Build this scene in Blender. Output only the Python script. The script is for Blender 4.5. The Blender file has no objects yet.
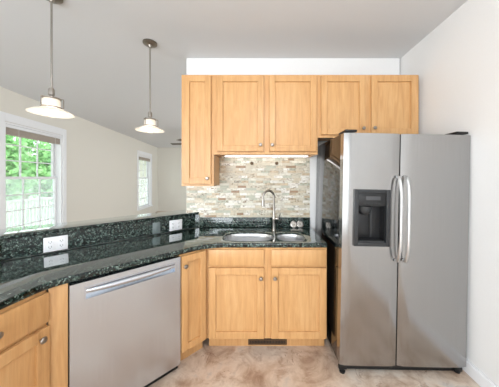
import bpy, bmesh, math, random
from mathutils import Vector, Matrix
random.seed(7)
S = bpy.context.scene
C = S.collection
PI = math.pi
H = 1.458            # eye height
# ------------------------------------------------------------------ camera
cam = bpy.data.cameras.new('camera')
cam.sensor_width = 36.0
cam.lens = 222.0 / 499.0 * 36.0
cam.shift_x = -(258.0 - 249.5) / 499.0
cam.shift_y = -(193.5 - 178.0) / 499.0
cam.clip_start = 0.02
cam.clip_end = 200
co = bpy.data.objects.new('camera', cam); C.objects.link(co)
co.location = (0, 0, H); co.rotation_euler = (PI/2, 0, 0)
S.camera = co
# ------------------------------------------------------------------ world, sun, large lights, exposure
w = bpy.data.worlds.new('sky'); S.world = w; w.use_nodes = True
bg = w.node_tree.nodes['Background']
bg.inputs['Color'].default_value = (0.86, 0.94, 1.0, 1); bg.inputs['Strength'].default_value = 3.0
sun = bpy.data.lights.new('sun', 'SUN'); sun.energy = 4.0; sun.angle = 0.05; sun.color = (1, .96, .88)
so = bpy.data.objects.new('sun', sun); C.objects.link(so); so.rotation_euler = (math.radians(18), math.radians(42), 0)

def area(name, loc, rot, sx, sy, energy, color=(1, 1, 1)):
    l = bpy.data.lights.new(name, 'AREA'); l.shape = 'RECTANGLE'; l.size = sx; l.size_y = sy
    l.energy = energy; l.color = color
    o = bpy.data.objects.new(name, l); C.objects.link(o); o.location = loc; o.rotation_euler = rot
    return o
def point(name, loc, r, energy, color=(1, 1, 1)):
    l = bpy.data.lights.new(name, 'POINT'); l.shadow_soft_size = r; l.energy = energy; l.color = color
    o = bpy.data.objects.new(name, l); C.objects.link(o); o.location = loc
    return o
# added fill lights out of view, with no door
area('rear_fill', (-0.1, -2.5, 1.35), (PI/2, 0, 0), 2.6, 2.2, 36, (.86, .93, 1.0))  # added fill in front of the solid rear wall; no patio door there
area('living_room_fill', (-2.4, -2.5, 1.4), (PI/2, 0, 0), 1.6, 2.0, 90, (.88, .94, 1.0))  # added fill to lift the living room from behind; no opening there
area('living_room_side_fill', (1.45, 5.6, 1.5), (0, PI/2, 0), 1.8, 3.0, 48, (.9, .95, 1.0))  # added fill hidden beyond the kitchen wall; no window on that side
point('kitchen_overhead_fill', (0.2, 0.1, 2.45), .18, 22, (.93, .96, 1.0))  # added overhead fill above the view, brightens ceiling too; no fixture
S.view_settings.view_transform = 'Standard'
S.view_settings.look = 'None'
S.view_settings.gamma = 1.0
S.view_settings.use_curve_mapping = False
S.view_settings.exposure = 0.55

# ------------------------------------------------------------------ materials
def srgb(r, g, b):
    f = lambda c: (c/255/12.92) if c/255 <= .04045 else ((c/255+.055)/1.055)**2.4
    return (f(r), f(g), f(b), 1)

class NT:
    def __init__(self, name):
        self.m = bpy.data.materials.new(name); self.m.use_nodes = True
        self.t = self.m.node_tree; self.n = self.t.nodes; self.p = self.n['Principled BSDF']
    def node(self, typ, **kw):
        x = self.n.new(typ)
        for k, v in kw.items(): setattr(x, k, v)
        return x
    def link(self, a, b): self.t.links.new(a, b)
    def setin(self, x, i, v):
        if hasattr(v, 'is_linked') or isinstance(v, bpy.types.NodeSocket): self.link(v, x.inputs[i])
        else: x.inputs[i].default_value = v
    def math(self, op, a, b=0.0, c=None):
        x = self.node('ShaderNodeMath', operation=op); self.setin(x, 0, a); self.setin(x, 1, b)
        if c is not None: self.setin(x, 2, c)
        return x.outputs[0]
    def coord(self, kind='Object', scale=(1, 1, 1), rnd=False):
        tc = self.node('ShaderNodeTexCoord'); mp = self.node('ShaderNodeMapping')
        mp.inputs['Scale'].default_value = scale
        self.link(tc.outputs[kind], mp.inputs['Vector'])
        if rnd:
            oi = self.node('ShaderNodeObjectInfo')
            k = self.math('MULTIPLY', oi.outputs['Random'], 37.0)
            cb = self.node('ShaderNodeCombineXYZ')
            for i in range(3): self.link(k, cb.inputs[i])
            self.link(cb.outputs[0], mp.inputs['Location'])
        return mp.outputs[0]
    def noise(self, vec, scale, detail=4, rough=.5, dist=0.0):
        x = self.node('ShaderNodeTexNoise'); self.link(vec, x.inputs['Vector'])
        x.inputs['Scale'].default_value = scale; x.inputs['Detail'].default_value = detail
        x.inputs['Roughness'].default_value = rough; x.inputs['Distortion'].default_value = dist
        return x.outputs['Fac']
    def ramp(self, fac, stops, interp='LINEAR'):
        x = self.node('ShaderNodeValToRGB'); self.link(fac, x.inputs[0]); e = x.color_ramp.elements
        x.color_ramp.interpolation = interp
        while len(e) < len(stops): e.new(.5)
        for el, (p, c) in zip(e, stops): el.position = p; el.color = c
        return x.outputs[0]
    def mix(self, fac, a, b, typ='MIX'):
        x = self.node('ShaderNodeMix', data_type='RGBA', blend_type=typ)
        self.setin(x, 0, fac); self.setin(x, 6, a); self.setin(x, 7, b); return x.outputs[2]
    def bump(self, h, strength=.1, dist=.01):
        x = self.node('ShaderNodeBump'); self.link(h, x.inputs['Height'])
        x.inputs['Strength'].default_value = strength; x.inputs['Distance'].default_value = dist
        self.link(x.outputs[0], self.p.inputs['Normal'])
    def base(self, v): self.setin(self.p, 'Base Color', v)
    def set(self, **kw):
        for k, v in kw.items(): self.setin(self.p, k.replace('_', ' '), v)

M = {}
def plain(key, col, rough=.5, metal=0.0, var=.04, scale=30, bump=0.0):
    t = NT(key); v = t.coord(rnd=True); n = t.noise(v, scale, 3)
    lo = tuple(c*(1-var) for c in col[:3])+(1,); hi = tuple(min(1, c*(1+var)) for c in col[:3])+(1,)
    t.base(t.ramp(n, [(.3, lo), (.7, hi)])); t.set(Roughness=rough, Metallic=metal)
    if bump: t.bump(n, bump, .002)
    M[key] = t.m; return t
plain('wall_paint', srgb(226, 222, 212), .7, var=.01, bump=.05, scale=120)
plain('white_wall_paint', srgb(236, 236, 235), .65, var=.008, bump=.05, scale=120)
plain('ceiling_paint', srgb(217, 219, 221), .8, var=.01, bump=.05, scale=150)
plain('white_trim', srgb(240, 241, 243), .35, var=.01)
plain('white_plastic', srgb(236, 236, 238), .3, var=.01)
plain('dark_plastic', srgb(18, 19, 21), .35, var=.1)
plain('grey_plastic', srgb(42, 44, 46), .4, var=.05)
plain('black_gloss', srgb(14, 13, 13), .09, var=.1).set(IOR=1.9)
plain('slot', srgb(70, 70, 72), .5)
plain('nickel', srgb(172, 167, 160), .28, 1.0)
plain('handle_steel', srgb(206, 206, 206), .36, 1.0)
plain('knob_nickel', srgb(158, 151, 142), .36, 1.0)
plain('dark_nickel', srgb(140, 133, 124), .3, 1.0)
plain('bronze', srgb(92, 74, 56), .4, .8)
plain('vent_brown', srgb(96, 74, 52), .5, .3)
plain('blind_slat', srgb(176, 164, 152), .55, var=.05)
plain('cord', srgb(230, 228, 222), .6)
plain('grey_plate', srgb(128, 140, 140), .3, .3)
plain('fan_blade', srgb(82, 74, 66), .5)
plain('bark', srgb(92, 76, 60), .9, var=.2)
plain('fence_white', srgb(236, 238, 236), .6)

def wood():
    t = NT('honey_maple'); v = t.coord(scale=(9, 9, .9), rnd=True)
    g = t.noise(v, 3.0, 6, .6, .6)
    v2 = t.coord(scale=(60, 60, 2.0), rnd=True); f = t.noise(v2, 4, 3)
    c = t.ramp(g, [(.25, srgb(194, 145, 93)), (.5, srgb(209, 161, 107)), (.75, srgb(218, 174, 123))])
    d = t.ramp(f, [(.3, (.93, .92, .9, 1)), (.65, (1, 1, 1, 1))])
    t.base(t.mix(1.0, c, d, 'MULTIPLY')); t.set(Roughness=.38); t.p.inputs['Specular IOR Level'].default_value = .45
    M['wood'] = t.m
wood()

def granite():
    t = NT('green_black_granite'); v = t.coord()
    n1 = t.noise(v, 62, 5, .7, .3); n2 = t.noise(v, 130, 3, .6)
    vo = t.node('ShaderNodeTexVoronoi'); t.link(v, vo.inputs['Vector']); vo.inputs['Scale'].default_value = 95
    c = t.ramp(n1, [(.42, srgb(5, 11, 10)), (.52, srgb(18, 32, 29)), (.60, srgb(54, 74, 67)), (.70, srgb(126, 142, 132))])
    sep = t.node('ShaderNodeSeparateColor'); t.link(vo.outputs['Color'], sep.inputs[0])
    flake = t.ramp(sep.outputs[0], [(.68, (0, 0, 0, 1)), (.74, (1, 1, 1, 1))])
    fl2 = t.ramp(n2, [(.46, (0, 0, 0, 1)), (.62, (1, 1, 1, 1))])
    k = t.mix(1.0, flake, fl2, 'MULTIPLY')
    t.base(t.mix(k, c, srgb(132, 150, 140))); t.set(Roughness=.07, IOR=1.5)
    lw = t.node('ShaderNodeLayerWeight'); lw.inputs['Blend'].default_value = .5     # high polish: strong sheen at grazing angles
    gl = t.node('ShaderNodeBsdfGlossy'); gl.inputs['Roughness'].default_value = .04; gl.inputs['Color'].default_value = (.92, .95, .95, 1)
    mx = t.node('ShaderNodeMixShader'); f = t.math('MULTIPLY', t.math('POWER', lw.outputs['Facing'], 3.0), .95)
    t.link(f, mx.inputs[0]); t.link(t.p.outputs[0], mx.inputs[1]); t.link(gl.outputs[0], mx.inputs[2]); t.link(mx.outputs[0], t.n['Material Output'].inputs[0])
    M['granite'] = t.m
granite()

def tiles():
    t = NT('glass_stone_mosaic'); tc = t.node('ShaderNodeTexCoord'); sp = t.node('ShaderNodeSeparateXYZ')
    t.link(tc.outputs['Object'], sp.inputs[0]); x, z = sp.outputs[0], sp.outputs[2]
    rh = .0275
    zr = t.math('DIVIDE', z, rh); row = t.math('FLOOR', zr); fz = t.math('FRACT', zr)
    wn = t.node('ShaderNodeTexWhiteNoise', noise_dimensions='1D'); t.link(row, wn.inputs['W'])
    sc = t.node('ShaderNodeSeparateColor'); t.link(wn.outputs['Color'], sc.inputs[0])
    wdt = t.math('MULTIPLY_ADD', sc.outputs[0], .08, .065)
    xo = t.math('ADD', x, t.math('MULTIPLY', sc.outputs[1], 3.0))
    xr = t.math('DIVIDE', t.math('ADD', xo, 5.0), wdt); col = t.math('FLOOR', xr); fx = t.math('FRACT', xr)
    cb = t.node('ShaderNodeCombineXYZ'); t.link(row, cb.inputs[0]); t.link(col, cb.inputs[1])
    w2 = t.node('ShaderNodeTexWhiteNoise', noise_dimensions='3D'); t.link(cb.outputs[0], w2.inputs['Vector'])
    s2 = t.node('ShaderNodeSeparateColor'); t.link(w2.outputs['Color'], s2.inputs[0])
    c = t.ramp(s2.outputs[0], [(0, srgb(206, 198, 178)), (.2, srgb(222, 218, 202)), (.42, srgb(184, 186, 168)),
                               (.58, srgb(210, 198, 174)), (.74, srgb(234, 230, 220)), (.90, srgb(196, 178, 150)), (.965, srgb(160, 130, 100))], 'CONSTANT')
    v = t.coord(scale=(1, 1, 1.6))
    vs = t.node('ShaderNodeVectorMath', operation='SCALE'); t.link(w2.outputs['Color'], vs.inputs[0]); vs.inputs['Scale'].default_value = .35
    va = t.node('ShaderNodeVectorMath', operation='ADD'); t.link(v, va.inputs[0]); t.link(vs.outputs[0], va.inputs[1])
    n = t.noise(va.outputs[0], 38, 5, .65, .6)
    brown = t.ramp(n, [(.50, (0, 0, 0, 1)), (.60, (1, 1, 1, 1))])
    amt = t.math('MULTIPLY', brown, t.math('MULTIPLY_ADD', s2.outputs[1], .85, .15))
    c = t.mix(amt, c, t.ramp(s2.outputs[2], [(0, srgb(116, 86, 60)), (.5, srgb(132, 110, 82)), (1, srgb(122, 122, 104))]))
    # mortar joints
    ez = t.math('MINIMUM', fz, t.math('SUBTRACT', 1.0, fz)); ez = t.math('MULTIPLY', ez, rh)
    ex = t.math('MULTIPLY', t.math('MINIMUM', fx, t.math('SUBTRACT', 1.0, fx)), wdt)
    e = t.math('LESS_THAN', t.math('MINIMUM', ez, ex), .0012)
    c = t.mix(e, c, srgb(196, 188, 172))
    t.base(c); t.set(Roughness=t.math('MULTIPLY_ADD', s2.outputs[2], .3, .12))
    t.bump(t.math('SUBTRACT', 1.0, e), .4, .002)
    M['tiles'] = t.m
tiles()

def floor():
    t = NT('stone_look_vinyl'); v = t.coord()
    n1 = t.noise(v, 3.6, 7, .66, .9); n2 = t.noise(v, 9, 6, .65, .6); n3 = t.noise(v, 1.3, 3)
    c = t.ramp(n1, [(.3, srgb(174, 150, 132)), (.45, srgb(210, 192, 174)), (.58, srgb(228, 216, 202)), (.72, srgb(202, 199, 196))])
    d = t.ramp(n2, [(.33, srgb(184, 156, 134)), (.5, (1, 1, 1, 1))])
    c = t.mix(.55, c, t.mix(1.0, c, d, 'MULTIPLY'))
    r = t.ramp(n3, [(.4, srgb(222, 194, 170)), (.6, (1, 1, 1, 1))])
    c = t.mix(.5, c, t.mix(1.0, c, r, 'MULTIPLY'))
    vein = t.noise(v, 4.5, 4, .6, 1.5)
    vv = t.math('ABSOLUTE', t.math('SUBTRACT', vein, .5))
    vm = t.ramp(vv, [(.0, (1, 1, 1, 1)), (.012, (0, 0, 0, 1))])
    gate = t.ramp(t.noise(v, 3.1, 2), [(.52, (0, 0, 0, 1)), (.6, (.75, .75, .75, 1))])
    c = t.mix(t.mix(1.0, vm, gate, 'MULTIPLY'), c, srgb(128, 84, 56))
    t.base(c); t.set(Roughness=.42); t.bump(n2, .05, .003)
    M['floor'] = t.m
floor()

def steel(key, col, axis, rough):
    t = NT(key); s = {'x': (2, 200, 200), 'z': (300, 300, 2)}[axis]
    n = t.noise(t.coord(scale=s), 1.0, 3)
    c0 = tuple(x*.94 for x in col[:3])+(1,)
    t.base(t.ramp(n, [(.3, c0), (.7, col)])); t.set(Metallic=1.0, Roughness=t.math('MULTIPLY_ADD', n, .03, rough-.015))
    t.bump(n, .008, .001)
    M[key] = t.m
steel('fridge_steel', srgb(170, 169, 168), 'z', .2)
steel('washer_steel', srgb(208, 214, 222), 'z', .26)
steel('sink_steel', srgb(232, 233, 235), 'x', .32)

def emit(key, col, strength, base=(.9, .9, .9, 1)):
    t = NT(key); t.base(base); t.set(Roughness=.3)
    t.p.inputs['Emission Color'].default_value = col; t.p.inputs['Emission Strength'].default_value = strength
    M[key] = t.m
emit('bulb', (1, .93, .84, 1), 2.5)
emit('light_strip', (1, .95, .9, 1), 3.2)

def opal():
    t = NT('white_opal_glass'); t.base(srgb(232, 228, 222)); t.set(Roughness=.2)
    t.p.inputs['Transmission Weight'].default_value = 0.0
    tr = t.node('ShaderNodeBsdfTranslucent'); tr.inputs[0].default_value = (.95, .92, .88, 1)
    mx = t.node('ShaderNodeMixShader'); mx.inputs[0].default_value = .55
    t.link(t.p.outputs[0], mx.inputs[1]); t.link(tr.outputs[0], mx.inputs[2])
    t.link(mx.outputs[0], t.n['Material Output'].inputs[0]); M['opal'] = t.m
opal()

def pane():
    t = NT('window_glass'); tr = t.node('ShaderNodeBsdfTransparent'); tr.inputs[0].default_value = (.97, 1, .99, 1)
    gl = t.node('ShaderNodeBsdfGlossy'); gl.inputs['Roughness'].default_value = .02
    mx = t.node('ShaderNodeMixShader'); mx.inputs[0].default_value = .05; t.link(tr.outputs[0], mx.inputs[1]); t.link(gl.outputs[0], mx.inputs[2])
    t.link(mx.outputs[0], t.n['Material Output'].inputs[0]); M['pane'] = t.m
    t = NT('insect_screen_mesh'); tr = t.node('ShaderNodeBsdfTransparent')
    di = t.node('ShaderNodeBsdfTranslucent'); di.inputs[0].default_value = (.85, .9, .9, 1)
    mx = t.node('ShaderNodeMixShader'); mx.inputs[0].default_value = .2
    t.link(tr.outputs[0], mx.inputs[1]); t.link(di.outputs[0], mx.inputs[2]); t.link(mx.outputs[0], t.n['Material Output'].inputs[0]); M['screen'] = t.m
pane()

def foliage(key, a, b):
    t = NT(key); n = t.noise(t.coord(rnd=True), 2.2, 4)
    t.base(t.ramp(n, [(.35, a), (.65, b)])); t.set(Roughness=.6)
    tr = t.node('ShaderNodeBsdfTranslucent'); tr.inputs[0].default_value = b
    mx = t.node('ShaderNodeMixShader'); mx.inputs[0].default_value = .4
    t.link(t.p.outputs[0], mx.inputs[1]); t.link(tr.outputs[0], mx.inputs[2]); t.link(mx.outputs[0], t.n['Material Output'].inputs[0]); M[key] = t.m
foliage('leaf', srgb(84, 134, 78), srgb(146, 190, 126))
foliage('lawn', srgb(122, 146, 112), srgb(146, 168, 136))

# ------------------------------------------------------------------ geometry helpers
def add_box(bm, x0, x1, y0, y1, z0, z1, bev=0.0, seg=2):
    r = bmesh.ops.create_cube(bm, size=1.0)
    bmesh.ops.scale(bm, vec=(x1-x0, y1-y0, z1-z0), verts=r['verts'])
    bmesh.ops.translate(bm, vec=((x0+x1)/2, (y0+y1)/2, (z0+z1)/2), verts=r['verts'])
    if bev:
        es = list({e for v in r['verts'] for e in v.link_edges})
        bmesh.ops.bevel(bm, geom=es, offset=bev, segments=seg, affect='EDGES', profile=.5)
def add_prism(bm, pts, z0, z1):
    vs = [bm.verts.new((x, y, z0)) for x, y in pts]
    f = bm.faces.new(vs)
    r = bmesh.ops.extrude_face_region(bm, geom=[f])
    bmesh.ops.translate(bm, vec=(0, 0, z1-z0), verts=[g for g in r['geom'] if isinstance(g, bmesh.types.BMVert)])
def add_lathe(bm, prof, n=32, center=(0, 0, 0), axis='z', caps=True):
    rings = []
    for r, h in prof:
        ring = []
        for i in range(n):
            a = 2*PI*i/n; p = (r*math.cos(a), r*math.sin(a), h)
            if axis == 'y': p = (p[0], -p[2], p[1])      # h grows towards -y (out of a front)
            if axis == 'x': p = (p[2], p[0], p[1])
            ring.append(bm.verts.new((p[0]+center[0], p[1]+center[1], p[2]+center[2])))
        rings.append(ring)
    for a, b in zip(rings, rings[1:]):
        for i in range(n): bm.faces.new((a[i], a[(i+1) % n], b[(i+1) % n], b[i]))
    if caps:
        bm.faces.new(rings[0]); bm.faces.new(rings[-1])
def add_tube(bm, pts, r, n=12):
    pts = [Vector(p) for p in pts]; rings = []
    rr = r if isinstance(r, (list, tuple)) else [r]*len(pts)
    up = None
    for i, p in enumerate(pts):
        d = (pts[min(i+1, len(pts)-1)] - pts[max(i-1, 0)]).normalized()
        if up is None:
            up = Vector((0, 0, 1)) if abs(d.z) < .9 else Vector((1, 0, 0))
        a = d.cross(up).normalized(); b = a.cross(d).normalized(); up = b
        rings.append([bm.verts.new(p + (a*math.cos(2*PI*k/n) + b*math.sin(2*PI*k/n))*rr[i]) for k in range(n)])
    for a, b in zip(rings, rings[1:]):
        for k in range(n): bm.faces.new((a[k], a[(k+1) % n], b[(k+1) % n], b[k]))
    bm.faces.new(rings[0]); bm.faces.new(rings[-1])
def fin(name, bm, mat, parent=None, smooth=False, kind=None, label=None):
    bmesh.ops.recalc_face_normals(bm, faces=bm.faces[:])
    me = bpy.data.meshes.new(name); bm.to_mesh(me); bm.free(); me.materials.append(M[mat])
    if smooth:
        for p in me.polygons: p.use_smooth = True
        try: me.set_sharp_from_angle(angle=math.radians(38))
        except Exception: pass
    o = bpy.data.objects.new(name, me); C.objects.link(o)
    if parent: o.parent = parent
    if kind: o['kind'] = kind
    if label: o['label'] = label
    return o
def box(name, mat, dims, parent=None, bev=0.0, **kw):
    bm = bmesh.new(); add_box(bm, *dims, bev=bev); return fin(name, bm, mat, parent, smooth=bev > 0, **kw)
def thing(name, label, cat, loc=(0, 0, 0), rz=0.0, group=None):
    o = bpy.data.objects.new(name, None); C.objects.link(o); o.empty_display_size = .1
    o.location = loc; o.rotation_euler = (0, 0, rz); o['label'] = label; o['category'] = cat
    if group: o['group'] = group
    return o
def tag(o, label, cat, group=None, kind=None):
    o['label'] = label; o['category'] = cat
    if group: o['group'] = group
    if kind: o['kind'] = kind
    return o
def copy_tree(o, parent=None):
    c = o.copy(); C.objects.link(c)
    if parent: c.parent = parent
    for ch in list(o.children): copy_tree(ch, c)
    return c

# ------------------------------------------------------------------ room
P0 = Vector((-.427, 1.86)); Q = math.sqrt(.5)
YB = 2.47; CEIL = 2.79
def off(o, t):                                       # a point of the 45 degree run: o behind the cabinet faces, t along
    return (P0.x - o*Q - t, P0.y + o*Q - t)
LD = Vector((.143, .98972)); LN = Vector((-.98972, .143)); KC = P0 + Vector((-1, -1))*.97*Q
def bend(o):                                         # where the 45 degree run and the left run meet, o behind their faces
    a = Vector(off(o, 0)); b_ = KC + LN*o; d = Vector((-Q, -Q))
    r = b_-a; den = d.x*(-LD.y)-d.y*(-LD.x); t_ = (r.x*(-LD.y)-r.y*(-LD.x))/den
    p = a+d*t_; return (p.x, p.y)
def left_end(o): p = KC + LN*o - LD*2.1; return (p.x, p.y)
box('floor', 'floor', (-6.5, 3, -2.8, 10.2, -.1, 0), kind='structure')
box('ceiling', 'ceiling_paint', (-6.5, 3, -2.8, 10.2, CEIL, CEIL+.1), kind='structure')
box('wall_back', 'white_wall_paint', (-.795, 1.575, YB, YB+.12, 0, CEIL), kind='structure')
ur = Vector((1.0, 0))
rw = box('wall_right', 'white_wall_paint', (-7.6, 5.4, -.1, 0, 0, CEIL), kind='structure')
ang_r = math.atan2(1, .02)                           # runs in depth, leaning about one degree
rw.location = (1.588, 2.47, 0); rw.rotation_euler = (0, 0, ang_r)
bb = bmesh.new(); add_box(bb, -5.0, -.03, 0.0005, .014, 0, .085); add_box(bb, -5.0, -.03, 0.0005, .009, .085, .1)
b = fin('baseboard_right', bb, 'white_trim', kind='structure'); b.location = (1.588, 2.47, 0); b.rotation_euler = (0, 0, ang_r)
box('wall_rear', 'white_wall_paint', (-6.5, 3, -2.75, -2.65, 0, CEIL), kind='structure')
box('wall_far', 'wall_paint', (-6.5, 3, 9.73, 9.85, 0, CEIL), kind='structure')
# left wall with two window openings (local x runs along the wall into the depth, local y goes outdoors)
WA = Vector((-3.752, 3.228, 0)); WANG = math.atan2(.9951, -.0991)
WIN = [(.054, 1.157), (4.60, 5.74)]; ZS, ZH = .36, 2.30
bm = bmesh.new()
xs = [-6.2, WIN[0][0], WIN[0][1], WIN[1][0], WIN[1][1], 6.6]
for a, b_ in ((xs[0], xs[1]), (xs[2], xs[3]), (xs[4], xs[5])): add_box(bm, a, b_, 0, .16, 0, CEIL)
for a, b_ in WIN:
    add_box(bm, a, b_, 0, .16, 0, ZS); add_box(bm, a, b_, 0, .16, ZH, CEIL)
wl = fin('wall_left', bm, 'wall_paint', kind='structure'); wl.location = WA; wl.rotation_euler = (0, 0, WANG)

def window(n, x0, x1):
    root = bpy.data.objects.new('window_%d' % n, None); C.objects.link(root); root['kind'] = 'structure'
    root.location = WA; root.rotation_euler = (0, 0, WANG)
    bm = bmesh.new(); cw = .095
    add_box(bm, x0-cw, x0-.003, -.018, -.001, ZS-.02, ZH+.13, .003); add_box(bm, x1+.003, x1+cw, -.018, -.001, ZS-.02, ZH+.13, .003)
    add_box(bm, x0-.003, x1+.003, -.018, -.001, ZH+.003, ZH+.13, .003)
    fin('casing', bm, 'white_trim', root)
    bm = bmesh.new(); j = .028
    add_box(bm, x0+.001, x0+j, .001, .15, ZS+.001, ZH-.001); add_box(bm, x1-j, x1-.001, .001, .15, ZS+.001, ZH-.001)
    add_box(bm, x0+j, x1-j, .001, .15, ZH-j, ZH-.001); fin('jamb', bm, 'white_trim', root)
    bm = bmesh.new(); add_box(bm, x0-cw-.02, x1+cw+.02, -.05, -.001, ZS-.035, ZS-.005, .004)
    add_box(bm, x0+j, x1-j, -.002, .15, ZS+.001, ZS+.03); fin('sill', bm, 'white_trim', root)
    X0, X1 = x0+j+.002, x1-j-.002
    zm = 1.455
    for nm, y, za, zb, rows in (('lower_sash', .07, ZS+.032, zm+.018, 4), ('upper_sash', .108, zm-.018, ZH-j-.002, 3)):
        st = .05; bm = bmesh.new()
        add_box(bm, X0, X0+st, y, y+.034, za, zb); add_box(bm, X1-st, X1, y, y+.034, za, zb)
        add_box(bm, X0+st, X1-st, y, y+.034, za, za+.045); add_box(bm, X0+st, X1-st, y, y+.034, zb-.036, zb)
        gx0, gx1, gz0, gz1 = X0+st, X1-st, za+.045, zb-.036
        for k in (1, 2):
            xx = gx0+(gx1-gx0)*k/3; add_box(bm, xx-.009, xx+.009, y+.009, y+.027, gz0, gz1)
        for k in range(1, rows):
            zz = gz0+(gz1-gz0)*k/rows; add_box(bm, gx0, gx1, y+.01, y+.026, zz-.009, zz+.009)
        s = fin(nm, bm, 'white_trim', root)
        fin('pane', _b(gx0, gx1, y+.016, y+.02, gz0, gz1), 'pane', s)
    fin('insect_screen', _b(X0, X1, .1435, .1445, ZS+.032, zm), 'screen', root)
    return root
def _b(*d):
    bm = bmesh.new(); add_box(bm, *d); return bm
window(1, *WIN[0]); window(2, *WIN[1])

def blind(x0, x1, label):
    t = thing('window_blind', label, 'blind', WA, WANG, 'raised blinds in the living room windows')
    a, b_ = x0+.034, x1-.034
    box('headrail', 'white_trim', (a, b_, .008, .058, ZH-.075, ZH-.032), t, .002)
    bm = bmesh.new(); z = ZH-.08
    for k in range(9):
        add_box(bm, a+.004, b_-.004, .008, .058, z-.009, z-.0015); z -= .0095
    fin('slats', bm, 'blind_slat', t); t.children[-1]['kind'] = 'stuff'
    box('bottom_rail', 'blind_slat', (a+.004, b_-.004, .008, .058, z-.02, z-.001), t, .002)
    for xx in (a+.2, b_-.12):
        bm = bmesh.new(); add_tube(bm, [(xx, .004, ZH-.06), (xx, .004, ZH-.8)], .002, 6); fin('lift_cord', bm, 'cord', t)
    return t
blind(*WIN[0], 'greige blind pulled up in the large near window at the left edge')
blind(*WIN[1], 'greige blind pulled up in the small distant window beyond the second pendant')

# ------------------------------------------------------------------ outdoors
tag(box('lawn', 'lawn', (-70, -4.8, -20, 60, -.7, -.6)), 'pale green lawn seen through the windows', 'lawn', kind='stuff')
def tree(loc, h, r, label):
    t = thing('leafy_tree', label, 'tree', loc, random.uniform(0, 6), 'trees outside the windows')
    bm = bmesh.new(); add_tube(bm, [(0, 0, .02), (.0, 0, .2), (.05, 0, h*.3), (0, .08, h*.7)], [.16, .15, .12, .05], 8); fin('trunk', bm, 'bark', t)
    bm = bmesh.new(); rnd = random.Random(int(h*1000))
    blobs = [(rnd.uniform(-.55, .55)*r, rnd.uniform(-.55, .55)*r, h*rnd.uniform(.24, .86), r*rnd.uniform(.45, .65)) for _ in range(16)]
    for bx, by, bz, br in blobs:
        for _ in range(130):
            d = Vector((rnd.gauss(0, 1), rnd.gauss(0, 1), rnd.gauss(0, 1))).normalized()
            p = Vector((bx, by, bz)) + d*br*rnd.uniform(.7, 1.05); p.z = max(p.z, .3)
            s = rnd.uniform(.12, .24); a = Vector((rnd.gauss(0, 1), rnd.gauss(0, 1), rnd.gauss(0, 1))).normalized(); b_ = a.cross(d).normalized()
            vs = [bm.verts.new(p+a*s), bm.verts.new(p+b_*s*.6), bm.verts.new(p-a*s), bm.verts.new(p-b_*s*.6)]
            bm.faces.new(vs)
    fin('foliage', bm, 'leaf', t); return t
tl = [(-14.0, 11.6, 5.0, 1.4, 'bright green tree left in the upper panes of the near window'),
      (-14.6, 15.4, 4.8, 1.4, 'bright green tree right in the upper panes of the near window'),
      (-19.0, 18.2, 5.9, 1.8, 'taller green tree farther off, between the two near trees'),
      (-12.2, 21.6, 6.2, 1.5, 'green tree on the left seen through the distant window'),
      (-12.0, 25.4, 6.4, 1.5, 'green tree on the right seen through the distant window')]
for x, y, h, r, lb in tl: tree((x, y, -.598), h, r, lb)
def railing():
    t = thing('garden_railing', 'white picket railing outside behind the lower panes of the near window', 'railing', (-7.6, 6.5, -.6), PI/2)
    bm = bmesh.new()
    for k in range(44):
        x = -2.6+k*.12; add_box(bm, x, x+.06, -.012, .012, .12, 1.28)
    fin('pickets', bm, 'fence_white', t)
    box('rail', 'fence_white', (-2.7, 2.75, -.03, .03, 1.28, 1.36), t)
    o = box('rail', 'fence_white', (-2.7, 2.75, -.025, .025, .06, .12), t)
    for x in (-2.8, -.05, 2.8): box('post', 'fence_white', (x-.06, x+.06, -.06, .06, 0, 1.45), t, .01)
railing()

# ------------------------------------------------------------------ peninsula wall, worktop, bar
bm = bmesh.new()
add_prism(bm, [(-.7058, 2.4612), (-.797, 2.4612), (-.797, 2.536), bend(.74), left_end(.74), left_end(.622), bend(.622)], 0, 1.053)
fin('wall_peninsula', bm, 'white_wall_paint', kind='structure')

def fillet(pts, radii, seg=10):
    out = []; n = len(pts)
    for i, p in enumerate(pts):
        r = radii.get(i, 0); p = Vector(p)
        if not r: out.append(tuple(p)); continue
        a = (Vector(pts[i-1])-p).normalized(); b_ = (Vector(pts[(i+1) % n])-p).normalized()
        ang = a.angle(b_); d = r/math.tan(ang/2); s, e = p+a*d, p+b_*d
        for k in range(seg+1):
            q = k/seg; out.append(tuple(s*(1-q)**2 + p*2*q*(1-q) + e*q*q))
    return out
def slab(name, outline, holes, z0, z1, bev, mat):
    bm = bmesh.new(); es = []
    for pts in [outline]+holes:
        vs = [bm.verts.new((x, y, z0)) for x, y in pts]
        es += [bm.edges.new((vs[i], vs[(i+1) % len(vs)])) for i in range(len(vs))]
    bmesh.ops.triangle_fill(bm, edges=es, use_beauty=True, use_dissolve=False)
    r = bmesh.ops.extrude_face_region(bm, geom=bm.faces[:])
    bmesh.ops.translate(bm, vec=(0, 0, z1-z0), verts=[g for g in r['geom'] if isinstance(g, bmesh.types.BMVert)])
    bmesh.ops.recalc_face_normals(bm, faces=bm.faces[:])
    rim = [e for e in bm.edges if len(e.link_faces) == 2 and e.calc_face_angle(0) > 1.2 and abs(e.verts[0].co.z-e.verts[1].co.z) < 1e-5]
    bmesh.ops.bevel(bm, geom=rim, offset=bev, segments=3, affect='EDGES', profile=.5)
    return fin(name, bm, mat, smooth=True)
def rrect(cx, cy, hx, hy, n=40, e=4.0):
    r = []
    for i in range(n):
        a = 2*PI*i/n; c, s = math.cos(a), math.sin(a)
        r.append((cx+hx*math.copysign(abs(c)**(2/e), c), cy+hy*math.copysign(abs(s)**(2/e), s)))
    return r
ZC0, ZC1 = .876, .914
BL = (-.083, 2.078, .236, .160)    # left bowl: centre and half sizes
BR = (.300, 2.068, .128, .146)     # right bowl
hole = rrect(BL[0], BL[1], BL[2]-.004, BL[3]-.004, 48, 3.0)
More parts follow.
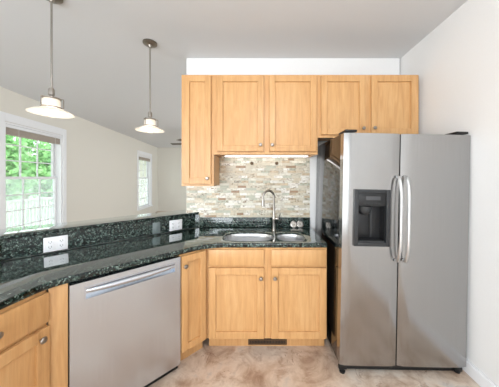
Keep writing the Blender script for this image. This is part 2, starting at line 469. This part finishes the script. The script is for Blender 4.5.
hole2 = rrect(BR[0], BR[1], BR[2]-.004, BR[3]-.004, 40, 3.0)
out = fillet([(.582, 1.848), (off(-.012, 0)[0]+.0035, 1.848), bend(-.012), left_end(-.012), left_end(.6), bend(.6), (-.667, 2.467), (.582, 2.467)], {1: .38, 2: .22, 0: .02})
ct = slab('countertop', out, [hole, hole2], ZC0, ZC1, .008, 'granite')
tag(ct, 'polished green-black granite worktop running round the sink and over the dishwasher', 'countertop')
box('backsplash_strip', 'granite', (-.645, .574, 2.4475, 2.4675, ZC1+.0005, 1.022), ct, .002)
bm = bmesh.new(); q1 = off(.601, 0); q2 = off(.620, 0)
add_prism(bm, [(-.648, 2.4465), (-.663, 2.4612), (-.7003, 2.4612), bend(.620), left_end(.620), left_end(.601), bend(.601), (-.69, 2.4465)], ZC1+.0005, 1.053)
fin('bar_splash', bm, 'granite', ct)
bt = slab('bar_top', fillet([(-.6535, 2.4612), (-.797, 2.4612), (-.797, 2.724), bend(.872), left_end(.872), left_end(.585), bend(.585)], {}), [], 1.054, 1.0825, .007, 'granite')
tag(bt, 'narrow raised granite bar ledge above the worktop by the windows', 'bar top')

tag(box('tile_backsplash', 'tiles', (-.793, .574, 2.462, 2.4695, 1.024, 1.74)), 'cream and brown glass and stone mosaic tiles on the wall behind the faucet', 'backsplash')

# ------------------------------------------------------------------ cabinets
def knob(parent, x, z, y):
    bm = bmesh.new(); add_lathe(bm, [(.006, 0), (.006, .012), (.0155, .016), (.0165, .022), (.013, .027), (.004, .029)], 20, (x, y, z), 'y')
    return fin('knob', bm, 'knob_nickel', parent, True)
def shaker(parent, x0, x1, z0, z1, y=0.0, fr=.058, name='door'):
    """framed door in front of y, with a recessed flat panel; built in the cabinet's own frame"""
    bm = bmesh.new(); T = .024; g = .001
    add_box(bm, x0, x0+fr, y-T, y-g, z0, z1, .003, 1); add_box(bm, x1-fr, x1, y-T, y-g, z0, z1, .002, 1)
    add_box(bm, x0+fr, x1-fr, y-T, y-g, z0, z0+fr, .002, 1); add_box(bm, x0+fr, x1-fr, y-T, y-g, z1-fr, z1, .002, 1)
    d = fin(name, bm, 'wood', parent)
    box('panel', 'wood', (x0+fr-.002, x1-fr+.002, y-.009, y-.003, z0+fr-.002, z1-fr+.002), d)
    return d
def drawer_front(parent, x0, x1, z0, z1, y=0.0):
    return box('drawer', 'wood', (x0, x1, y-.020, y-.001, z0, z1), parent, .004)

def upper(label, x0, x1, z0, z1, doors, fr=.058, y0=2.14):
    W = x1-x0
    t = thing('wall_cabinet', label, 'cabinet', (x0, y0, z0), 0)
    h = z1-z0; D = 2.4655-y0 if x0 > -.79 else 2.461-y0
    D = 2.4605-y0
    bm = bmesh.new(); e = .02
    add_box(bm, 0, e, .019, D, 0, h); add_box(bm, W-e, W, .019, D, 0, h); add_box(bm, e, W-e, .019, D, .022, .038)
    add_box(bm, e, W-e, .019, D, h-.018, h); add_box(bm, e, W-e, D-.008, D, .038, h-.018)
    fin('carcass', bm, 'wood', t)
    bm = bmesh.new(); s = .042
    add_box(bm, 0, s, 0, .0185, 0, h); add_box(bm, W-s, W, 0, .0185, 0, h); add_box(bm, s, W-s, 0, .0185, 0, .045); add_box(bm, s, W-s, 0, .0185, h-.045, h)
    if len(doors) > 1:
        m = (doors[0][1]+doors[1][0])/2-x0; add_box(bm, m-.04, m+.04, 0, .0185, .045, h-.045)
    fin('face_frame', bm, 'wood', t)
    for a, b_, za, zb, kx, kz in doors:
        d = shaker(t, a-x0, b_-x0, za-z0, zb-z0, fr=fr); knob(d, kx-x0, kz-z0, -.0235)
    return t
k = 2.13/222
def ux(px): return (px-258)*2.12/222
def uz(py): return H-(py-178)*2.12/222
upper('tall narrow maple wall cabinet hanging lowest, at the left end', -.737, -.427, 1.380, 2.452,
      [(ux(183.4), ux(210.9), uz(184), uz(75.5), ux(207.6), uz(178.3))])
upper('wide two-door maple wall cabinet above the sink', -.4265, .575, 1.684, 2.452,
      [(ux(216.8), ux(263.6), uz(151.4), uz(75.5), ux(260.5), uz(145)), (ux(269.2), ux(316.5), uz(151.4), uz(75.5), ux(272.2), uz(145))])
upper('short two-door maple wall cabinet above the refrigerator', .5755, 1.548, 1.846, 2.452,
      [(ux(321.2), ux(365.5), uz(134.6), uz(75.5), ux(363), uz(128.5)), (ux(371.5), ux(417.3), uz(134.6), uz(75.5), ux(374), uz(128.2))])
# strip lights under the cabinets
def strip(x0, x1, z, label):
    t = thing('strip_light', label, 'light', (x0, 2.40, z), 0, 'strip lights under the wall cabinets')
    box('housing', 'white_plastic', (0, x1-x0, -.02, .02, -.012, -.0005), t)
    box('diffuser', 'light_strip', (.005, x1-x0-.005, -.016, .016, -.018, -.0125), t)
strip(-.36, .54, 1.706, 'lit strip light under the two-door cabinet above the sink')
strip(-.69, -.47, 1.402, 'lit strip light under the tall narrow cabinet at the left')
# two little hooks on the tiles
for px, lb in ((251.8, 'small bronze hook on the tiles, left of the pair'), (276.8, 'small bronze hook on the tiles, right of the pair')):
    t = thing('wall_hook', lb, 'hook', ((px-258)*2.45/222, 2.4618, H+14.8*2.45/222), 0, 'hooks on the tile backsplash')
    bm = bmesh.new(); add_lathe(bm, [(.012, 0), (.013, .004), (.006, .006), (.006, .016), (.014, .02), (.012, .026)], 16, (0, 0, 0), 'y'); fin('peg', bm, 'bronze', t, True)
    bm = bmesh.new(); add_lathe(bm, [(.019, .0002), (.019, .003)], 16, (0, 0, 0), 'y'); fin('rosette', bm, 'bronze', t, True)

def base_frame(t, x0, x1, splits=(), mids=(), z0=.115):
    bm = bmesh.new(); zt = ZC0-.002; s = .035
    add_box(bm, x0, x0+s, 0, .0185, z0, zt); add_box(bm, x1-s, x1, 0, .0185, z0, zt)
    add_box(bm, x0+s, x1-s, 0, .0185, z0, z0+.04); add_box(bm, x0+s, x1-s, 0, .0185, zt-.03, zt)
    for zz in splits: add_box(bm, x0+s, x1-s, 0, .0185, zz-.02, zz+.02)
    for xx in mids: add_box(bm, xx-.035, xx+.035, .0002, .0187, z0+.001, zt-.001)
    return fin('face_frame', bm, 'wood', t)
def base_carcass(t, x0, x1, D, z0=.115, open_top=True, kick=.07):
    bm = bmesh.new(); zt = ZC0-.002; e = .018
    add_box(bm, x0, x0+e, .019, D, z0, zt); add_box(bm, x1-e, x1, .019, D, z0, zt)
    add_box(bm, x0+e, x1-e, .019, D, z0, z0+e); add_box(bm, x0+e, x1-e, D-.008, D, z0+e, zt)
    fin('carcass', bm, 'wood', t)
    return box('toe_kick', 'wood', (x0, x1, kick, kick+.016, 0, z0-.001), t)
def bx(px): return (px-258)*1.845/222
def bz(py): return H-(py-178)*1.845/222
# sink base
SX0, SX1 = P0.x+.001, .576
t = thing('base_cabinet', 'two-door maple base cabinet under the sink', 'cabinet', (0, 1.86, 0))
base_frame(t, SX0, SX1, [.722], [(267.6-258)*1.86/222])
base_carcass(t, SX0, SX1, .58)
for a, b_, kx in ((209, 264.0, 260.9), (271.3, 326.2, 274.9)):
    drawer_front(t, bx(a), bx(b_), bz(265.4), bz(249.6))
    d = shaker(t, bx(a), bx(b_), bz(338.4), bz(267.6)); knob(d, bx(kx), bz(277.5), -.0235)
# floor register in the toe kick
t = thing('floor_register', 'brown slotted heat register in the toe kick below the sink', 'vent', ((267.6-258)*1.92/222, 1.9295, .012), 0)
bm = bmesh.new(); hw = .168; zt = .082
add_box(bm, -hw, hw, -.006, -.0005, 0, .010); add_box(bm, -hw, hw, -.006, -.0005, zt-.010, zt); add_box(bm, -hw, -hw+.012, -.006, -.0005, .01, zt-.01); add_box(bm, hw-.012, hw, -.006, -.0005, .01, zt-.01)
fin('register_frame', bm, 'vent_brown', t)
box('backing', 'dark_plastic', (-hw+.012, hw-.012, -.002, -.0006, .01, zt-.01), t)
bm = bmesh.new()
for i in range(24):
    x = -hw+.016+i*(2*hw-.032)/23; add_box(bm, x-.0025, x+.0025, -.0055, -.0021, .01, zt-.01)
add_box(bm, -hw+.012, hw-.012, -.0058, -.0022, .036, .044)
fin('louvres', bm, 'vent_brown', t)
# narrow cabinet in the 45 degree run
A45 = PI/4
t = thing('base_cabinet', 'narrow single-door maple base cabinet between dishwasher and sink cabinet', 'cabinet', (P0.x, P0.y, 0), A45)
base_frame(t, -.241, -.001); base_carcass(t, -.241, -.001, .585)
d = shaker(t, -.234, -.026, .130, .862, fr=.05); knob(d, -.208, .785, -.0235)
# filler post left of the dishwasher
t = thing('filler_panel', 'plain maple filler panel between dishwasher and drawer cabinet', 'panel', (P0.x, P0.y, 0), A45)
box('post', 'wood', (-.968, -.8875, 0, .02, .002, ZC0-.002), t, .002)
# drawer cabinet turned along the left side
K = P0 + Vector((-1, -1))*.97*Q
t = thing('base_cabinet', 'maple base cabinet with a drawer over a door at the left edge', 'cabinet', (K.x-.002, K.y, 0), PI/2-math.radians(8.2))
base_frame(t, -.9, -.004, [.692], [-.45]); base_carcass(t, -.9, -.004, .585)
for a, b_, kx in ((-.445, -.006, -.05), (-.895, -.455, -.85)):
    d = drawer_front(t, a, b_, .705, .860); knob(d, (a+b_)/2, .785, -.0235)
    d = shaker(t, a, b_, .130, .685); knob(d, kx, .64, -.0235)

# ------------------------------------------------------------------ dishwasher
t = thing('dishwasher', 'stainless dishwasher with pocket bar handle in the angled run', 'dishwasher', (P0.x, P0.y, 0), A45)
DX0, DX1 = -.883, -.246
box('tub', 'dark_plastic', (DX0+.006, DX1-.006, .035, .56, .02, .868), t)
bm = bmesh.new(); y0, y1 = -.026, .030; zb, ztp = .062, .866
hx0, hx1, hz0, hz1 = DX0+.07, DX1-.045, .768, .828
add_box(bm, DX0, DX1, y0, y1, zb, hz0); add_box(bm, DX0, DX1, y0, y1, hz1, ztp)
add_box(bm, DX0, hx0, y0, y1, hz0, hz1); add_box(bm, hx1, DX1, y0, y1, hz0, hz1); add_box(bm, hx0, hx1, y0+.03, y1, hz0, hz1)
door = fin('door', bm, 'washer_steel', t)
bm = bmesh.new(); m = (hx0+hx1)/2
n = 30; rings = []
for i in range(n+1):
    q = i/n; x = hx0+.002+(hx1-hx0-.004)*q; hh = .009+.009*(4*q*(1-q))**.7; zc_ = hz1-.004-hh; dd = .008+.008*(4*q*(1-q))**.5
    rings.append([bm.verts.new((x, -.030-dd*math.cos(2*PI*k/14)*1.0, zc_+hh*math.sin(2*PI*k/14))) for k in range(14)])
for a, b_ in zip(rings, rings[1:]):
    for k in range(14): bm.faces.new((a[k], a[(k+1) % 14], b_[(k+1) % 14], b_[k]))
bm.faces.new(rings[0]); bm.faces.new(rings[-1])
fin('handle', bm, 'washer_steel', door, True)
bm = bmesh.new()
add_box(bm, hx0-.006, hx1+.006, y0-.004, y0-.0005, hz1, hz1+.005); add_box(bm, hx0-.006, hx1+.006, y0-.004, y0-.0005, hz0-.005, hz0)
add_box(bm, hx0-.006, hx0, y0-.004, y0-.0005, hz0, hz1); add_box(bm, hx1, hx1+.006, y0-.004, y0-.0005, hz0, hz1)
fin('handle_trim', bm, 'washer_steel', door)
box('toe_kick', 'dark_plastic', (DX0, DX1, .020, .034, .002, .060), t)

# ------------------------------------------------------------------ sink and faucet
t = thing('kitchen_sink', 'stainless double-bowl sink set under the worktop', 'sink', (0, 0, 0))
def bowl(cx, cy, hx, hy, depth, e):
    bm = bmesh.new(); rings = []; zt = ZC1-.016; N = 44
    prof = [(1.0, 0), (.992, -.002), (.982, -.03), (.96, -depth*.75), (.90, -depth*.93), (.75, -depth), (.2, -depth-.004)]
    for s, dz in prof:
        rings.append([bm.verts.new((x, y, zt+dz)) for x, y in rrect(cx, cy, hx*s, hy*s, N, e)])
    for a, b_ in zip(rings, rings[1:]):
        for i in range(N): bm.faces.new((a[i], a[(i+1) % N], b_[(i+1) % N], b_[i]))
    bm.faces.new(rings[-1])
    o = fin('bowl', bm, 'sink_steel', t, True)
    md = o.modifiers.new('thickness', 'SOLIDIFY'); md.thickness = .0012; md.offset = -1
    bm = bmesh.new(); add_lathe(bm, [(.042, zt-depth-.002), (.040, zt-depth+.002), (.03, zt-depth+.001), (.008, zt-depth-.001)], 20, (cx, cy, 0)); fin('drain', bm, 'dark_nickel', o, True)
bowl(BL[0], BL[1], BL[2]-.0055, BL[3]-.0055, .19, 3.0); bowl(BR[0], BR[1], BR[2]-.0055, BR[3]-.0055, .16, 3.0)
FX, FY = .166, 2.315
t = thing('faucet', 'brushed nickel gooseneck faucet behind the sink', 'faucet', (FX, FY, ZC1+.0005), 0)
bm = bmesh.new(); add_lathe(bm, [(.027, 0), (.027, .006), (.021, .012), (.019, .10), (.021, .11), (.021, .135), (.015, .15), (.0125, .2)], 24); fin('body', bm, 'nickel', t, True)
bm = bmesh.new(); pts = [(0, 0, .19), (0, 0, .345)]
ax, ay = -.85, -.53
R = .068
for i in range(1, 15):
    a = PI*i/14; d = R*(1-math.cos(a)); pts.append((ax*d, ay*d, .345+R*math.sin(a)))
d = 2*R; pts.append((ax*d, ay*d, .32))
add_tube(bm, pts, .0115, 14); fin('neck', bm, 'nickel', t, True)
bm = bmesh.new(); add_tube(bm, [(ax*d, ay*d, .322), (ax*d, ay*d, .30), (ax*d, ay*d, .255)], [.0135, .016, .017], 16); fin('spray_head', bm, 'nickel', t, True)
bm = bmesh.new(); add_tube(bm, [(.018, 0, .118), (.05, -.005, .118), (.052, -.005, .118)], [.016, .015, .013], 14)
add_tube(bm, [(.045, -.005, .12), (.058, -.02, .155), (.062, -.03, .175)], [.006, .005, .006], 10); fin('lever', bm, 'nickel', t, True)
# two sink strainers leaning on the splash
for x, y, tl_, lb in ((.392, 2.418, .30, 'steel sink strainer leaning on the granite splash, nearer the faucet'), (.462, 2.424, .24, 'steel sink strainer leaning on the granite splash, nearer the refrigerator')):
    t = thing('sink_strainer', lb, 'strainer', (x, y, ZC1+.0015), 0, 'sink strainers right of the faucet')
    def lean(bm): bmesh.ops.rotate(bm, cent=(0, 0, 0), matrix=Matrix.Rotation(-tl_, 3, 'X'), verts=bm.verts[:])
    bm = bmesh.new(); add_lathe(bm, [(.030, 0), (.036, .001), (.037, .005), (.030, .007), (.027, .004), (.010, .004)], 24, (0, 0, .0375), 'y'); lean(bm); fin('rim', bm, 'nickel', t, True)
    bm = bmesh.new(); add_lathe(bm, [(.005, .004), (.005, .014), (.010, .017), (.009, .022), (.003, .023)], 16, (0, 0, .0375), 'y'); lean(bm); fin('knob', bm, 'dark_nickel', t, True)

# ------------------------------------------------------------------ outlets on the bar splash
def on_splash(tpar, z):                              # a point on the splash, tpar measured like off()
    x, y = off(.6, tpar); return (x+.0012, y-.0012, z)
def outlet(tpar, z, label):
    t = thing('outlet_plate', label, 'outlet', on_splash(tpar, z), A45, 'white double outlets on the bar splash')
    box('plate', 'white_plastic', (-.067, .067, -.006, 0, -.053, .053), t, .002)
    for cx in (-.031, .031):
        r = box('receptacle', 'white_trim', (cx-.019, cx+.019, -.0085, -.0062, -.036, .036), t, .001)
        bm = bmesh.new()
        for cz in (-.018, .018):
            add_box(bm, cx-.009, cx-.006, -.0092, -.0087, cz-.004, cz+.006); add_box(bm, cx+.005, cx+.008, -.0092, -.0087, cz-.004, cz+.006)
            add_box(bm, cx-.003, cx+.002, -.0092, -.0087, cz-.011, cz-.007)
        fin('slots', bm, 'slot', r)
outlet(.643, .974, 'white outlet plate nearer the camera, above the dishwasher')
outlet(-.003, .974, 'white outlet plate at the far end of the bar, by the corner')
t = thing('switch_plate', 'small grey single plate left of the far white outlet', 'switch', on_splash(.134, .974), A45)
box('plate', 'grey_plate', (-.036, .036, -.005, 0, -.054, .054), t, .002); box('rocker', 'grey_plate', (-.014, .014, -.009, -.0055, -.03, .03), t, .002)

# ------------------------------------------------------------------ refrigerator
t = thing('refrigerator', 'stainless side-by-side refrigerator with ice dispenser and black side', 'refrigerator', (.598, 1.625, 0))
t.rotation_euler = (0, math.radians(1.1), 0)
FW, ZB, ZT = .932, .088, 1.790
sp = .415
box('cabinet', 'black_gloss', (.008, FW-.008, .078, .79, .06, 1.80), t, .006)
def fdoor(x0, x1, cut=None):
    """a door with a gently bowed front and rounded edges, optionally with a rectangular opening"""
    bm = bmesh.new(); N = 12
    def fy(x):
        q = (x-x0)/(x1-x0)*2-1; return -.004*(1-q*q) + .008*max(0, abs(q)-.9)/.1
    xs = [x0+(x1-x0)*i/N for i in range(N+1)]
    zs = [ZB, ZT]
    if cut:
        cx0, cx1, cz0, cz1 = cut; xs = sorted(set(xs+[cx0, cx1])); zs = [ZB, cz0, cz1, ZT]
    yb = .070; F = {}; B = {}
    for i, x in enumerate(xs):
        for j, z in enumerate(zs):
            F[i, j] = bm.verts.new((x, fy(x), z)); B[i, j] = bm.verts.new((x, yb, z))
    for i in range(len(xs)-1):
        for j in range(len(zs)-1):
            mid = (xs[i]+xs[i+1])/2
            if cut and cx0 < mid < cx1 and j == 1: continue
            bm.faces.new((F[i, j], F[i+1, j], F[i+1, j+1], F[i, j+1])); bm.faces.new((B[i, j], B[i, j+1], B[i+1, j+1], B[i+1, j]))
    nz = len(zs)-1; nx = len(xs)-1
    for i in range(nx):
        bm.faces.new((F[i, 0], B[i, 0], B[i+1, 0], F[i+1, 0])); bm.faces.new((F[i, nz], F[i+1, nz], B[i+1, nz], B[i, nz]))
    for j in range(nz):
        bm.faces.new((F[0, j], F[0, j+1], B[0, j+1], B[0, j])); bm.faces.new((F[nx, j], B[nx, j], B[nx, j+1], F[nx, j+1]))
    if cut:
        a, b_ = xs.index(cx0), xs.index(cx1)
        for i in range(a, b_):
            bm.faces.new((F[i, 1], B[i, 1], B[i+1, 1], F[i+1, 1])); bm.faces.new((F[i, 2], F[i+1, 2], B[i+1, 2], B[i, 2]))
        for x_ in (a, b_): bm.faces.new((F[x_, 1], F[x_, 2], B[x_, 2], B[x_, 1]))
    return fin('door', bm, 'fridge_steel', t, True)
DC = (.084, .330, .972, 1.372)
dl = fdoor(0, sp-.004, DC); dr = fdoor(sp+.004, FW)
def handle(parent, x):
    bm = bmesh.new(); z0, z1 = .865, 1.475; pts = []
    pts.append((x, -.008, z1)); 
    for i in range(0, 21):
        q = i/20; b_ = (1-abs(2*q-1)**5)
        pts.append((x, -.030-.030*b_, z1-.005-(z1-z0-.01)*q))
    pts.append((x, -.008, z0))
    add_tube(bm, pts, .011, 12); fin('handle', bm, 'handle_steel', parent, True)
handle(dl, sp-.027); handle(dr, sp+.029)
# dispenser
x0, x1, z0, z1 = DC
dp = bpy.data.objects.new('dispenser', None)
bm = bmesh.new(); f = .022; yf = -.021
add_box(bm, x0-.006, x0+f, yf, .012, z0-.006, z1+.006, .003); add_box(bm, x1-f, x1+.006, yf, .012, z0-.006, z1+.006, .003)
add_box(bm, x0+f, x1-f, yf, .012, z0-.006, z0+f, .003); add_box(bm, x0+f, x1-f, yf, .012, z1-f+.006, z1+.006, .003)
dp = fin('dispenser', bm, 'grey_plastic', dl, True)
zc = z1-.115
box('control_panel', 'dark_plastic', (x0+f, x1-f, yf+.006, .03, zc, z1-f+.006), dp, .002)
bm = bmesh.new()
add_box(bm, x0+f, x1-f, .060, .066, z0+f, zc); add_box(bm, x0+f, x0+f+.004, .012, .060, z0+f, zc); add_box(bm, x1-f-.004, x1-f, .012, .060, z0+f, zc); add_box(bm, x0+f+.004, x1-f-.004, .012, .060, zc-.004, zc)
fin('recess', bm, 'dark_plastic', dp)
bm = bmesh.new(); add_box(bm, x0+f+.004, x1-f-.004, -.012, .060, z0+f, z0+f+.012, .002); fin('drip_tray', bm, 'grey_plastic', dp)
bm = bmesh.new()
for i in range(5): add_box(bm, x0+.06+i*.026, x0+.078+i*.026, yf+.0045, yf+.0058, zc+.016, zc+.024)
fin('buttons', bm, 'grey_plastic', dp)
bm = bmesh.new(); add_box(bm, x0+.075, x1-.065, yf+.0045, yf+.0058, zc+.045, zc+.072); fin('display', bm, 'slot', dp)
bm = bmesh.new(); add_lathe(bm, [(.05, zc-.005), (.048, zc-.03), (.036, zc-.055), (.02, zc-.065)], 20, (x0+.082, .022, 0)); fin('spout', bm, 'grey_plastic', dp, True)
bm = bmesh.new(); add_box(bm, x0+.045, x0+.12, .036, .044, z0+.05, zc-.06, .003); fin('paddle', bm, 'dark_plastic', dp, True)
box('paddle', 'grey_plastic', (x0+.132, x0+.146, .030, .040, z0+.05, zc-.01), dp, .003)
for a, b_ in ((.012, .10), (FW-.10, FW-.012)):
    box('hinge_cover', 'dark_plastic', (a, b_, .012, .15, 1.8005, 1.818), t, .004)
box('grille', 'dark_plastic', (.03, FW-.03, .05, .076, .02, .072), t)
for xx, zb in ((.035, .000), (FW-.035, .018)):
    bm = bmesh.new(); add_lathe(bm, [(.020, zb+.001), (.022, zb+.012), (.012, zb+.018), (.012, .062)], 14, (xx, .045, 0)); add_box(bm, xx-.03, xx+.03, .03, .0495, .03, .06, .003)
    fin('foot', bm, 'dark_plastic', t, True)

# ------------------------------------------------------------------ pendants over the bar
def pendant(x, y, zs, label):
    t = thing('pendant_light', label, 'pendant light', (x, y, 0), 0, 'pendant lamps over the bar')
    bm = bmesh.new(); add_lathe(bm, [(.066, CEIL-.0005), (.066, CEIL-.012), (.058, CEIL-.02), (.02, CEIL-.028), (.012, CEIL-.05)], 28); fin('ceiling_canopy', bm, 'dark_nickel', t, True)
    bm = bmesh.new(); add_lathe(bm, [(.0065, CEIL-.051), (.0065, zs+.185)], 12); fin('rod', bm, 'nickel', t, True)
    bm = bmesh.new(); add_lathe(bm, [(.008, zs+.186), (.014, zs+.184), (.019, zs+.172), (.019, zs+.135), (.012, zs+.128), (.012, zs+.117)], 20); fin('socket', bm, 'nickel', t, True)
    bm = bmesh.new(); add_lathe(bm, [(.03, zs+.116), (.056, zs+.112), (.056, zs+.106), (.03, zs+.106)], 24)
    for k in range(3):
        a = k*2*PI/3+.4; c, s = math.cos(a), math.sin(a)
        add_tube(bm, [(c*.05, s*.05, zs+.109), (c*.07, s*.07, zs+.109), (c*.071, s*.071, zs+.10), (c*.071, s*.071, zs+.045), (c*.058, s*.058, zs+.042)], .003, 6)
    fin('bracket', bm, 'dark_nickel', t, True)
    bm = bmesh.new(); prof = [(.03, zs+.1055), (.046, zs+.103), (.050, zs+.096), (.050, zs+.042), (.047, zs+.042), (.047, zs+.095), (.03, zs+.1015)]
    add_lathe(bm, prof, 36, caps=False); fin('glass_neck', bm, 'opal', t, True)
    bm = bmesh.new(); prof = [(.050, zs+.040), (.056, zs+.038), (.100, zs+.019), (.131, zs+.003), (.133, zs), (.129, zs-.001), (.098, zs+.014), (.056, zs+.034), (.050, zs+.036)]
    add_lathe(bm, prof, 40, caps=False); fin('shade', bm, 'opal', t, True)
    bm = bmesh.new(); add_lathe(bm, [(.051, zs+.049), (.060, zs+.047), (.060, zs+.0395), (.051, zs+.0405)], 28, caps=False); fin('collar', bm, 'dark_nickel', t, True)
    bm = bmesh.new(); add_lathe(bm, [(.004, zs-.014), (.022, zs-.009), (.033, zs+.008), (.036, zs+.026), (.030, zs+.046), (.016, zs+.066), (.013, zs+.10), (.005, zs+.101)], 22); b_ = fin('bulb', bm, 'bulb', t, True)
    l = bpy.data.lights.new('bulb_glow', 'POINT'); l.energy = 1.2; l.shadow_soft_size = .04; l.color = (1, .9, .76)
    lo = bpy.data.objects.new('bulb_glow', l); C.objects.link(lo); lo.parent = t; lo.location = (0, 0, zs-.06)
pendant(-1.507, 1.62, 1.928, 'larger nearer pendant lamp with white glass shade, at the left')
pendant(-1.063, 2.186, 1.925, 'smaller farther pendant lamp with white glass shade, beside the tall cabinet')

# ------------------------------------------------------------------ ceiling fan in the living room
t = thing('ceiling_fan', 'dark-bladed ceiling fan in the living room behind the tall cabinet', 'ceiling fan', (-1.78, 6.5, 0), 0)
bm = bmesh.new(); add_lathe(bm, [(.08, CEIL-.0005), (.075, CEIL-.04), (.03, CEIL-.06)], 20); fin('canopy', bm, 'bronze', t, True)
bm = bmesh.new(); add_lathe(bm, [(.012, CEIL-.061), (.012, 2.56)], 12); fin('downrod', bm, 'bronze', t, True)
bm = bmesh.new(); add_lathe(bm, [(.05, 2.559), (.12, 2.54), (.13, 2.48), (.10, 2.43), (.05, 2.41)], 24); fin('motor', bm, 'bronze', t, True)
for k_ in range(5):
    a = math.radians(176+72*k_); bm = bmesh.new()
    add_box(bm, .14, .78, -.065, .065, -.004, .004)
    bmesh.ops.rotate(bm, cent=(0, 0, 0), matrix=Matrix.Rotation(math.radians(10), 3, 'X'), verts=bm.verts[:])
    bmesh.ops.rotate(bm, cent=(0, 0, 0), matrix=Matrix.Rotation(a, 3, 'Z'), verts=bm.verts[:])
    bmesh.ops.translate(bm, vec=(0, 0, 2.46), verts=bm.verts[:]); fin('blade', bm, 'fan_blade', t)
bm = bmesh.new(); add_lathe(bm, [(.05, 2.409), (.09, 2.385), (.10, 2.35), (.08, 2.31), (.03, 2.295)], 20); fin('globe', bm, 'opal', t, True)
